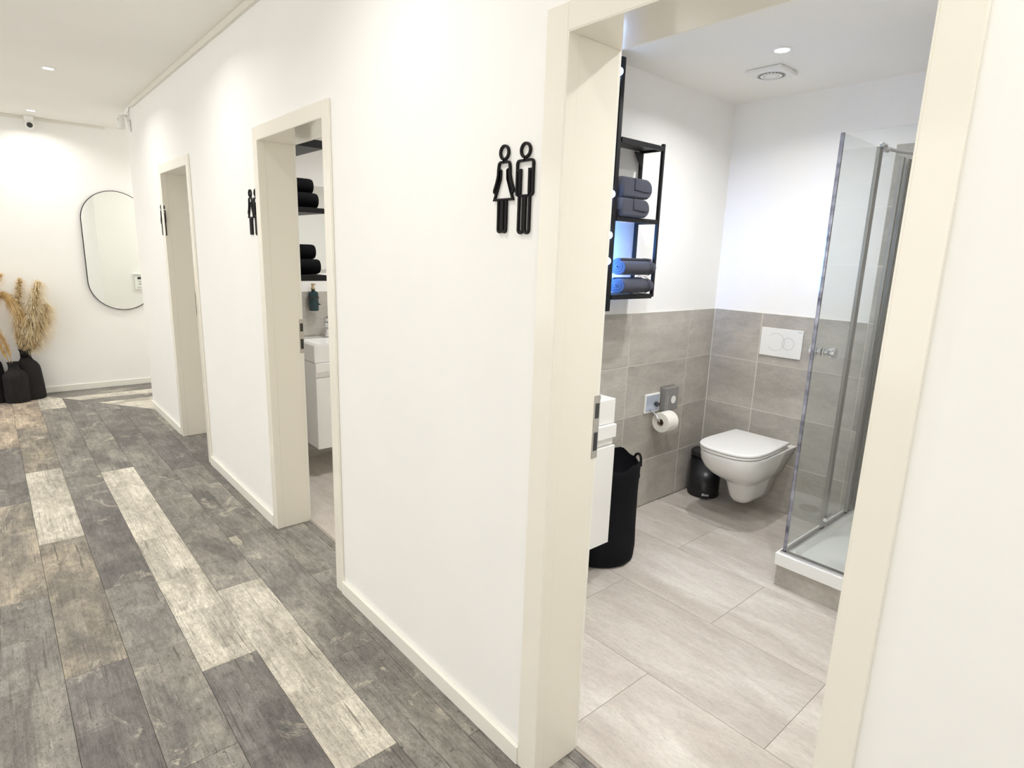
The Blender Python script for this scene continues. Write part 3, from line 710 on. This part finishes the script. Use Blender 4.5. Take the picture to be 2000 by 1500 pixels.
for a0 in (-35, 150):
    c = math.radians(a0); P = []
    for k in range(13):
        q = -1+2*k/12; a = c+q*.30; r = HR*.985; P.append((HX+r*math.cos(a), HY+r*math.sin(a), .480+.046*math.sqrt(max(0, 1-q*q))))
    obj('handle', tube(bmesh.new(), P, .0065, 8), M['blackfab'], t, smooth=True)

# ------------------------------------------------------------------ lighted mirror and open shelf of the nearest bathroom
XMR = 1.268
t = thing('lighted_mirror', 'tall black framed mirror with glowing bulbs along its edge', 'mirror', (.80, YW, 1.247))
zb, zt = 1.250, 2.40
obj('back_panel', box(.36, XMR-.006, 1.966, YW-.001, zb+.01, zt-.01), M['black'], t)
obj('glass', box(.42, XMR-.085, 1.9585, 1.9655, zb+.06, zt-.06), M['mirror'], t)
for n_, a_ in (('frame_side', (.35, .41, 1.945, 1.9655, zb, zt)), ('frame_side', (XMR-.08, XMR-.029, 1.945, 1.9655, zb, zt)), ('frame_rail', (.41, XMR-.08, 1.945, 1.9655, zb, zb+.06)), ('frame_rail', (.41, XMR-.08, 1.945, 1.9655, zt-.06, zt))):
    obj(n_, box(*a_), M['black'], t, bevel=.002)
obj('edge_post', box(XMR-.028, XMR, 1.930, 1.9655, zb-.003, zt+.003), M['black'], t, bevel=.003)
for z in (1.491, 1.612, 1.80, 2.33):
    for x in ((XMR-.058), .38):
        b_ = obj('bulb_socket', cyl(bmesh.new(), (x, 1.9448, z), (x, 1.934, z), .012, n=14), M['chrome'], t)
        obj('bulb', ball(bmesh.new(), (x, 1.919, z), .0175, u=18, v=12), M['bulb'], b_, smooth=True)

obj('light_strip', box(XMR-.0055, XMR-.0015, 1.99, 2.06, 1.36, 1.69), M['blue'], t)
SX0, SX1, SF, SZ = 1.2695, 1.612, 1.925, (1.322, 1.700, 2.058)
t = thing('open_shelf', 'open black metal wall shelf holding grey towels on two levels', 'shelf', (1.44, YW, 1.31))
p_ = .016
for x in (SX0, SX1-p_):
    if x > 1.4: obj('front_post', box(x, x+p_, SF, SF+p_, 1.312, 2.075), M['black'], t, bevel=.0015)
    obj('rear_post', box(x, x+p_, YW-.02, YW-.002, 1.312, 2.075), M['black'], t, bevel=.0015)
for k, z in enumerate(SZ):
    fr = obj('shelf_frame', box(SX0, SX1-p_, SF, SF+.012, z-.018, z+.005), M['black'], t, bevel=.001)
    obj('side_rail', box(SX0, SX0+.012, SF+p_, YW-.021, z-.016, z+.0045), M['black'], t); obj('side_rail', box(SX1-.012, SX1, SF+p_, YW-.021, z-.016, z+.0045), M['black'], t)
    obj('shelf_board', box(SX0+.0125, SX1-.0125, SF+.0125, YW-.004, z-.006, z+.004), M['black'], t)
bm = bmesh.new(); v = [(SX1-.012, YW-.022, 2.045), (SX1-.012, YW-.022, 1.965), (SX1-.075, YW-.022, 2.045)]
A = [bm.verts.new(p) for p in v]; B = [bm.verts.new((p[0], p[1]+.006, p[2])) for p in v]
bm.faces.new(A); bm.faces.new(B[::-1])
for i in range(3): bm.faces.new((A[i-1], B[i-1], B[i], A[i]))
obj('corner_bracket', bm, M['black'], t)

# rolled and folded towels
def towel_roll(cx0, cx1, cy, cz, ry, rz, label, group, mat='towel', axis='x', turns=3.1, th=None, hemmed=True, phase=0):
    """a ribbon wound into an oval spiral and extruded along the roll's axis"""
    th = th or min(ry, rz)/(turns+.25)*.90; N = 92; pitch = 1/(turns+.15)
    root = thing('rolled_towel', label, 'towel', ((cx0+cx1)/2, cy, cz-rz) if axis == 'x' else (cy, (cx0+cx1)/2, cz-rz), group)
    def pr(f, w_): # outline of the winding, w_ = -1 inner, 1 outer
        a = phase+f*turns*2*PI; r = .16+(1-.16)*f
        hw = th/2/min(ry, rz)*w_*(.96)
        rr = max(.03, r-th/2/min(ry, rz)+hw); return (rr*ry*math.cos(a), rr*rz*math.sin(a))
    def V(bm, u, q):
        if axis == 'x': return bm.verts.new((u, cy+q[0], cz+q[1]))
        return bm.verts.new((cy+q[0], u, cz+q[1]))
    bm = bmesh.new(); cols = []
    us = [cx0, cx0+.006, (cx0+cx1)/2, cx1-.02, cx1-.006, cx1]; sc_ = [.965, 1, 1, 1, .97, .90]
    for u, s in zip(us, sc_):
        cols.append([[V(bm, u, tuple(c*s for c in pr(i/N, -1))) for i in range(N+1)], [V(bm, u, tuple(c*s for c in pr(i/N, 1))) for i in range(N+1)]])
    for a_, b_ in zip(cols, cols[1:]):
        for k in (0, 1):
            for i in range(N): bm.faces.new((a_[k][i], a_[k][i+1], b_[k][i+1], b_[k][i]))
        for i in (0, N): bm.faces.new((a_[0][i], a_[1][i], b_[1][i], b_[0][i]))
    for c in (cols[0], cols[-1]):
        for i in range(N): bm.faces.new((c[0][i], c[0][i+1], c[1][i+1], c[1][i]))
    obj('towel', bm, M[mat], root, smooth=True)
    if hemmed:
        bm = bmesh.new(); cols = []
        for u, s in ((cx1-.052, 1.0), (cx1-.050, 1.02), (cx1-.046, 1.02), (cx1-.044, 1.0)):
            cols.append([V(bm, u, (s*1.0*ry*math.cos(2*PI*i/40), s*1.0*rz*math.sin(2*PI*i/40))) for i in range(40)])
        for a_, b_ in zip(cols, cols[1:]):
            for i in range(40): bm.faces.new((a_[i], a_[(i+1) % 40], b_[(i+1) % 40], b_[i]))
        obj('hem', bm, M['hem'], root, smooth=True)
G = 'grey towels on the black shelf'
towel_roll(1.342, 1.586, 1.957, 1.3725, .062, .045, 'lower rolled grey towel on the bottom level of the black shelf', G, phase=.4, hemmed=True)
towel_roll(1.338, 1.594, 1.955, 1.4635, .064, .046, 'upper rolled grey towel on the bottom level of the black shelf', G, phase=1.2)
def folded(x1, cy, z0, h, label, wav):
    x0 = 1.283; root = thing('folded_towel', label, 'towel', ((x0+x1)/2, cy, z0), G)
    r = h/2; d0, d1 = cy-.066, cy+.066
    def prof(ins):
        P = [(x0+ins, z0+ins), (x1-r, z0+ins)]
        P += [(x1-r+(r-ins)*math.sin(PI*i/14), z0+r-(r-ins)*math.cos(PI*i/14)) for i in range(1, 14)]
        P += [(x1-r, z0+h-ins), (x0+ins, z0+h-ins)]; return P
    bm = bmesh.new(); R = []
    for y, ins in ((d0, .012), (d0+.004, .005), (d0+.012, .0), (d1-.012, 0), (d1-.004, .005), (d1, .012)): R.append([Vector((x, y, z+wav*math.sin(x*40))) for x, z in prof(ins)])
    loft(bm, R); tw = obj('towel', bm, M['towel'], root, smooth=True)
    # the fold lines: free edge of the upper layer
    P = [(x0+.06, z0+h*.55), (x0+.06, z0+h*.34), (x1-r, z0+h*.36), (x1-r*.35, z0+h*.42)]
    obj('fold_edge', tube(bmesh.new(), [(x0+.085, d0-.001, z0+h*.97), (x0+.085, d0-.002, z0+h*.42), (x0+.15, d0-.002, z0+h*.36), (x1-r*.8, d0-.002, z0+h*.36), (x1-r*.2, d0+.004, z0+h*.42)], .0032, 6), M['hem'], root, smooth=True)
folded(1.505, 1.975, 1.7055, .087, 'lower folded grey towel on the middle level of the black shelf', .0005)
folded(1.516, 1.975, 1.7945, .094, 'upper folded grey towel on the middle level of the black shelf', .0005)

# ------------------------------------------------------------------ shower
TX0, TY1, TY0, TX1 = 1.626, 1.124, .222, XB-.001
t = thing('shower_tray', 'low white square shower tray on a grey tiled plinth', 'shower tray', (TX0, TY1, 0))
bm = box(TX0+.012, TX1, TY0, TY1-.010, .0005, .108); obj('plinth', bm, M['wtile'], t, bevel=.001)
def rr(x0, x1, y0, y1, z, r, n=6):
    P = []
    for cx, cy, a0 in ((x1-r, y1-r, 0), (x0+r, y1-r, 90), (x0+r, y0+r, 180), (x1-r, y0+r, 270)):
        for i in range(n+1):
            a = math.radians(a0+90*i/n); P.append(Vector((cx+r*math.cos(a), cy+r*math.sin(a), z)))
    return P
bm = bmesh.new(); i_ = .055
loft(bm, [rr(TX0, TX1, TY0, TY1, .1085, .006), rr(TX0, TX1, TY0, TY1, .164, .006), rr(TX0+.003, TX1-.003, TY0+.003, TY1-.003, .168, .006),
          rr(TX0+i_, TX1-i_*.7, TY0+i_*.7, TY1-i_, .168, .05), rr(TX0+i_+.02, TX1-i_-.01, TY0+i_+.01, TY1-i_-.02, .146, .05), rr(2.0, 2.2, .6, .8, .140, .02)])
obj('tray', bm, M['tray'], t, smooth=False, bevel=.0)
obj('drain_cover', lathe(bmesh.new(), [(.056, .0), (.056, .004), (.045, .008), (.002, .009)], 2.345, .915, 32, .1455), M['chrome'], t, smooth=True)

GX, GY, Z0, Z1 = 1.655, 1.092, .176, 2.035
t = thing('shower_enclosure', 'clear glass corner shower enclosure with chrome fittings beside the toilet', 'shower', (GX, GY, .168))
# bottom rails
obj('bottom_rail', box(GX-.016, GX+.014, TY0+.001, GY+.016, .1685, .1775), M['alu'], t, bevel=.002)
obj('bottom_rail', box(GX+.0145, XB-.002, GY-.012, GY+.014, .1685, .1765), M['alu'], t, bevel=.002)
obj('front_pane', box(GX-.003, GX+.003, .53, GY-.006, Z0+.004, Z1), M['glass'], t)
obj('front_fixed_pane', box(GX-.003, GX+.003, .25, .515, Z0+.004, Z1), M['glass'], t)
obj('side_door_pane', box(GX+.010, 2.052, GY-.003, GY+.003, Z0+.004, Z1), M['glass'], t)
obj('side_folding_pane', box(2.098, 2.372, GY-.003, GY+.003, Z0+.004, Z1-.002), M['glass'], t)
obj('corner_seal', box(GX-.005, GX+.009, GY-.0055, GY+.009, Z0+.002, Z1+.003), M['seal'], t, bevel=.003)
obj('hinge_profile', box(2.053, 2.097, GY-.008, GY+.008, Z0+.004, Z1+.006), M['profile'], t, bevel=.004)
obj('hinge_profile', box(2.373, 2.398, GY-.009, GY+.009, Z0+.004, Z1-.004), M['profile'], t, bevel=.003)
obj('wall_profile', box(2.43, XB-.002, GY-.014, GY+.014, .177, Z1-.005), M['profile'], t, bevel=.002)
obj('wall_profile', box(GX-.014, GX+.014, TY0+.001, .249, .178, Z1-.005), M['alu'], t, bevel=.002)
obj('wall_pane', box(2.399, 2.429, GY-.003, GY+.003, Z0+.004, Z1-.006), M['glass'], t)
obj('hinge_profile', box(GX-.008, GX+.008, .5155, .5295, Z0+.004, Z1+.004), M['alu'], t, bevel=.003)
for z in (Z1-.012, Z0+.03):
    bm = bmesh.new(); cyl(bm, (2.055, GY-.013, z+.02), (2.10, GY-.013, z+.02), .011, n=16); cyl(bm, (2.125, GY-.0, z+.012), (2.165, GY-.0, z+.012), .013, n=16); cyl(bm, (2.10, GY-.006, z+.018), (2.126, GY-.003, z+.015), .008, n=14)
    obj('pivot_hinge', bm, M['chrome'], t, bevel=.002)
bm = bmesh.new(); tube(bm, [(2.165, GY, Z1+.006), (2.26, GY-.02, Z1+.004), (2.36, GY-.055, Z1+.006), (XB-.008, GY-.115, Z1+.004)], .0085, 12); cyl(bm, (XB-.012, GY-.113, Z1+.004), (XB-.0005, GY-.117, Z1+.004), .02, n=20)
obj('stabiliser_bar', bm, M['chrome'], t, smooth=True)
KX, KZ = 1.765, 1.122
bm = bmesh.new()
for s in (-1, 1):
    cyl(bm, (KX, GY+s*.003, KZ), (KX, GY+s*.008, KZ), .021, n=24); cyl(bm, (KX, GY+s*.008, KZ), (KX, GY+s*.024, KZ), .013, n=20)
    cyl(bm, (KX, GY+s*.024, KZ), (KX, GY+s*.034, KZ), .016, .025, n=26); cyl(bm, (KX, GY+s*.034, KZ), (KX, GY+s*.056, KZ), .025, .025, n=26)
obj('door_knob', bm, M['chrome'], t, bevel=.002)

# ------------------------------------------------------------------ middle room: mirror, shelf with towels, bottles
o = obj('wall_mirror', box(.40, .787, 4.106, 4.1275, 1.36, 1.918), M['mirror'], loc=(.6, 4.1275, 1.36), bevel=.002)
tag(o, 'frameless rectangular mirror seen through the middle doorway behind the black shelf boards', 'mirror')
t = thing('wall_shelf', 'black wall shelf with three boards seen through the middle doorway', 'shelf', (.17, 3.45, 1.31))
for z0, z1 in ((1.324, 1.356), (1.697, 1.724), (2.040, 2.082)):
    obj('shelf_board', box(WT+.001, .432, 3.325, 3.75, z0, z1), M['black'], t, bevel=.001)
for x in (WT+.002, .414): obj('post', box(x, x+.018, 3.7505, 3.768, 1.31, 2.085), M['black'], t)
G = 'black towels on the middle room shelf'
for z, nm in ((1.3565, 'bottom'), (1.7245, 'middle')):
    for yy, zz, q in ((3.445, .047, 'right-hand'), (3.545, .047, 'left-hand'), (3.508, .130, 'topmost')):
        towel_roll(.19, .425, yy, z+zz, .048, .0465, 'black rolled towel, %s of the rolls on the %s board in the middle room' % (q, nm), G, mat='blacktowel', axis='x', hemmed=False, phase=yy*3)
# axis='x' roll sits with its axis across the board
t = thing('soap_dispenser', 'dark teal bottle with brass pump on the tiles of the middle room', 'bottle', (.655, 4.08, 1.075))
obj('bottle', lathe(bmesh.new(), [(.030, 0), (.033, .004), (.033, .118), (.028, .130), (.013, .136), (.013, .142)], .655, 4.078, 32, 1.078), M['teal'], t, smooth=True)
obj('pump', lathe(bmesh.new(), [(.0135, .143), (.0135, .160), (.009, .162), (.009, .174), (.012, .176), (.012, .186)], .652, 4.078, 20, 1.078), M['gold'], t, smooth=True)
bm = box(.648, .656, 4.03, 4.078, 1.258, 1.266); obj('nozzle', bm, M['gold'], t)
bm = bmesh.new(); ring_ = [(.0345, .085), (.0365, .085), (.0365, .097), (.0345, .097)]; lathe(bm, ring_, .655, 4.078, 32, 1.078, False, False); bx(bm, .645, .665, 4.111, 4.1195, 1.155, 1.185)
obj('wall_clamp', bm, M['dark'], t)
bm = box(.686, .692, 4.05, 4.07, 1.118, 1.126); obj('clip', bm, M['dark'], t)
# ------------------------------------------------------------------ far wall: oval mirror, camera, sensor, panel
t = thing('oval_mirror', 'tall pill-shaped mirror with thin black rim on the far wall', 'mirror', (.015, YFAR, .806))
def stadium(hw, hh, cx, cz, n=28):
    P = []
    for s, c in ((1, cz+hh-hw), (-1, cz-hh+hw)):
        for i in range(n+1):
            a = (0 if s > 0 else PI)+PI*i/n; P.append((cx+hw*math.cos(a), c+hw*math.sin(a)))
    return P
def sprism(bm, P, y0, y1):
    A = [bm.verts.new((x, y0, z)) for x, z in P]; B = [bm.verts.new((x, y1, z)) for x, z in P]
    bm.faces.new(A); bm.faces.new(B[::-1])
    for i in range(len(P)): bm.faces.new((A[i-1], B[i-1], B[i], A[i]))
    return bm
MX, MZ = .012, 1.405
g_ = obj('glass', sprism(bmesh.new(), stadium(.2915, .5915, MX, MZ), YFAR-.018, YFAR-.010), M['mirror'], t); g_.rotation_euler = (0, 0, math.radians(.75))
bm = bmesh.new(); a_, b_ = stadium(.2975, .5975, MX, MZ), stadium(.2925, .5925, MX, MZ)
RR = [[bm.verts.new((x, y, z)) for x, z in P] for P, y in ((a_, YFAR-.022), (b_, YFAR-.022), (b_, YFAR-.001), (a_, YFAR-.001))]
for k in range(4):
    A, B = RR[k-1], RR[k]
    for i in range(len(A)): bm.faces.new((A[i-1], A[i], B[i], B[i-1]))
obj('rim', bm, M['black'], t)
t = thing('security_camera', 'small white camera with round black lens at top of the far wall', 'camera', (-.592, 7.38, 2.54))
obj('mount', cyl(bmesh.new(), (-.592, 7.385, 2.604), (-.592, 7.385, 2.56), .040, .032, n=28), M['white'], t, smooth=False, bevel=.004)
obj('body', ball(bmesh.new(), (-.590, 7.372, 2.530), .037, 1, 1, 1.15, 28, 18), M['white'], t, smooth=True)
obj('lens', ball(bmesh.new(), (-.592, 7.340, 2.522), .0235, 1.0, .7, 1, 24, 16), M['dark'], t, smooth=True)
t = thing('motion_sensor', 'white motion sensor on a bracket at the top corner of the corridor wall', 'sensor', (0, 6.2, 2.5))
obj('wall_plate', box(-.014, -.0005, 6.13, 6.20, 2.49, 2.562), M['white'], t, bevel=.003)
obj('arm', tube(bmesh.new(), [(-.012, 6.165, 2.53), (-.04, 6.165, 2.532), (-.055, 6.16, 2.515)], .009, 10), M['white'], t, smooth=True)
bm = bmesh.new(); loft(bm, [[Vector((-.062+r*math.cos(2*PI*i/20), 6.16+r*1.1*math.sin(2*PI*i/20), z)) for i in range(20)] for r, z in ((.016, 2.525), (.028, 2.515), (.030, 2.47), (.027, 2.43), (.018, 2.42))])
obj('head', bm, M['white'], t, smooth=True)
obj('eye', ball(bmesh.new(), (-.084, 6.143, 2.49), .012, .7, 1, 1.1, 14, 10), M['duct'], t, smooth=True)
obj('cable', tube(bmesh.new(), [(-.003, 6.10, 2.495), (-.004, 6.095, 2.45), (-.003, 6.10, 2.40)], .003, 6), M['groove'], t, smooth=True)
obj('cable', tube(bmesh.new(), [(-.006, 5.98, 2.585), (-.010, 6.06, 2.583), (-.006, 6.13, 2.56)], .003, 6), M['groove'], t, smooth=True)
PX = .045
t = thing('wall_panel', 'white wall control panel with dark display, reflected in the oval mirror', 'control panel', (.355+PX, YEND, 1.02))
obj('case', box(.282+PX, .425+PX, YEND+.0005, YEND+.018, .945, 1.12), M['white'], t, bevel=.003)
obj('top_ledge', box(.268+PX, .435+PX, YEND+.0005, YEND+.03, 1.121, 1.132), M['white'], t, bevel=.002)
obj('display', box(.312+PX, .392+PX, YEND+.0182, YEND+.0195, 1.065, 1.092), M['dark'], t)
for z, w_ in ((1.04, .036), (1.015, .024), (1.005, .028)): obj('key_row', box(.352-w_+PX, .352+w_+PX, YEND+.0182, YEND+.0192, z-.0035, z+.0035), M['groove'], t)
obj('lower_seam', box(.30+PX, .41+PX, YEND+.0182, YEND+.0190, .962, .968), M['groove'], t)

# ------------------------------------------------------------------ vases with pampas grass
def vase(x, y, prof, label):
    t = thing('floor_vase', label, 'vase', (x, y, 0), 'black floor vases by the far wall')
    outer = prof; rim_r, rim_z = prof[-1]
    inner = [(rim_r-.006, rim_z), (rim_r-.012, rim_z-.03), (rim_r-.012, rim_z-.08)]
    obj('body', lathe(bmesh.new(), outer+inner, x, y, 48), M['vase'], t, smooth=True)
    return t
V1 = (-.855, 7.27); V2 = (-.957, 7.165); V3 = (-1.145, 7.26)
vase(*V1, [(.112, .0005), (.119, .006), (.119, .04), (.113, .15), (.104, .27), (.096, .315), (.078, .348), (.052, .374), (.041, .40), (.038, .44), (.042, .462), (.054, .478)], 'matte black bottle vase with fluffy pampas, right of the three vases')
vase(*V2, [(.088, .0005), (.095, .006), (.097, .05), (.096, .235), (.090, .262), (.068, .288), (.046, .306), (.041, .33), (.043, .362), (.049, .376)], 'shortest matte black vase, standing in front of the other two')
vase(*V3, [(.120, .0005), (.127, .006), (.127, .05), (.122, .25), (.110, .36), (.085, .41), (.055, .44), (.045, .47), (.045, .54), (.058, .565)], 'matte black vase cut off by the left edge of the photo')
def curve_pts(p0, p1, bend, n=9):
    p0, p1, bend = Vector(p0), Vector(p1), Vector(bend); return [p0.lerp(p1, i/(n-1)) + bend*(4*(i/(n-1))*(1-i/(n-1))) for i in range(n)]
def stem(p0, p1, bend, plume_from, wd, n, mat, label, seed, spread=1.0):
    rg = random.Random(seed); pts = curve_pts(p0, p1, bend, 13)
    t = thing('pampas_stem', label, 'dried grass', tuple(p0), 'dried pampas stems in the black vases')
    obj('stalk', tube(bmesh.new(), pts, [.0028-.0018*i/12 for i in range(13)], 6), M['stalk'], t, smooth=True)
    bm = bmesh.new()
    for k in range(n):
        f = plume_from+(1-plume_from)*(k/n); i = min(11, int(f*12)); p = pts[i].lerp(pts[i+1], f*12-i); d = (pts[i+1]-pts[i]).normalized()
        g = (f-plume_from)/(1-plume_from); env = (max(.12, math.sin(PI*min(1, g*.64+.18)))**.8)*wd*spread
        a = rg.uniform(0, 2*PI); s = d.orthogonal().normalized(); s = (s*math.cos(a)+d.cross(s)*math.sin(a))
        L = rg.uniform(.05, .11)*(1.1-.35*g); out = env*rg.uniform(.45, 1.25)**1.3; wv = rg.uniform(.0012, .0024)
        side = d.cross(s).normalized()*wv; prev = None; curl = rg.uniform(.2, 1.1)
        for j in range(5):
            u = j/4; c = p + d*(L*u*(1-.3*u)) + s*(out*u**.8) + Vector((rg.uniform(-1, 1), rg.uniform(-1, 1), rg.uniform(-1, 1)))*.004 - Vector((0, 0, 1))*(out*curl*u*u)
            ww = side*(1-.8*u); cur = (bm.verts.new(c-ww), bm.verts.new(c+ww))
            if prev: bm.faces.new((prev[0], prev[1], cur[1], cur[0]))
            prev = cur
    pl = obj('plume', bm, mat, t); pl['kind'] = 'stuff'
x, y = V1
stem((x-.012, y, .40), (x+.035, y-.02, 1.12), (-.03, 0, 0), .12, .075, 3600, M['pamp'], 'tall upright pampas plume at the left of the right-hand vase', 1)
stem((x+.006, y-.01, .40), (x+.165, y-.03, 1.10), (-.005, 0, .0), .08, .11, 5200, M['pamp'], 'broad pampas plume leaning right out of the right-hand vase', 2)
stem((x+.014, y+.01, .40), (x+.205, y-.02, .88), (.015, 0, .03), .06, .11, 4600, M['pamp'], 'lower pampas plume spilling right out of the right-hand vase', 3)
stem((x-.018, y-.01, .40), (x-.018, y-.03, .86), (-.015, 0, 0), .12, .045, 1500, M['pamp'], 'thin short pampas plume standing at the front of the right-hand vase', 4)
x, y = V2
stem((x, y, .30), (x-.115, y-.03, .78), (.02, 0, .02), .22, .045, 800, M['pamp2'], 'straw-coloured plume leaning left out of the shortest vase', 5)
stem((x+.006, y, .30), (x-.09, y-.02, .70), (-.02, 0, 0), .25, .035, 450, M['pamp2'], 'small straw-coloured plume low beside the shortest vase', 6)
x, y = V3
stem((x+.01, y, .48), (x+.185, y-.03, 1.17), (-.055, 0, .0), .15, .07, 3200, M['pamp2'], 'tall golden pampas plume rising from the left-hand vase', 7)
stem((x+.015, y+.01, .48), (x+.315, y-.03, .75), (-.015, 0, .36), .32, .065, 3000, M['pamp2'], 'pampas plume arching over to the right from the left-hand vase', 8)
stem((x-.01, y, .48), (x-.03, y-.03, 1.15), (-.03, 0, 0), .15, .07, 2200, M['pamp2'], 'golden pampas plume leaning left out of the left-hand vase', 9)
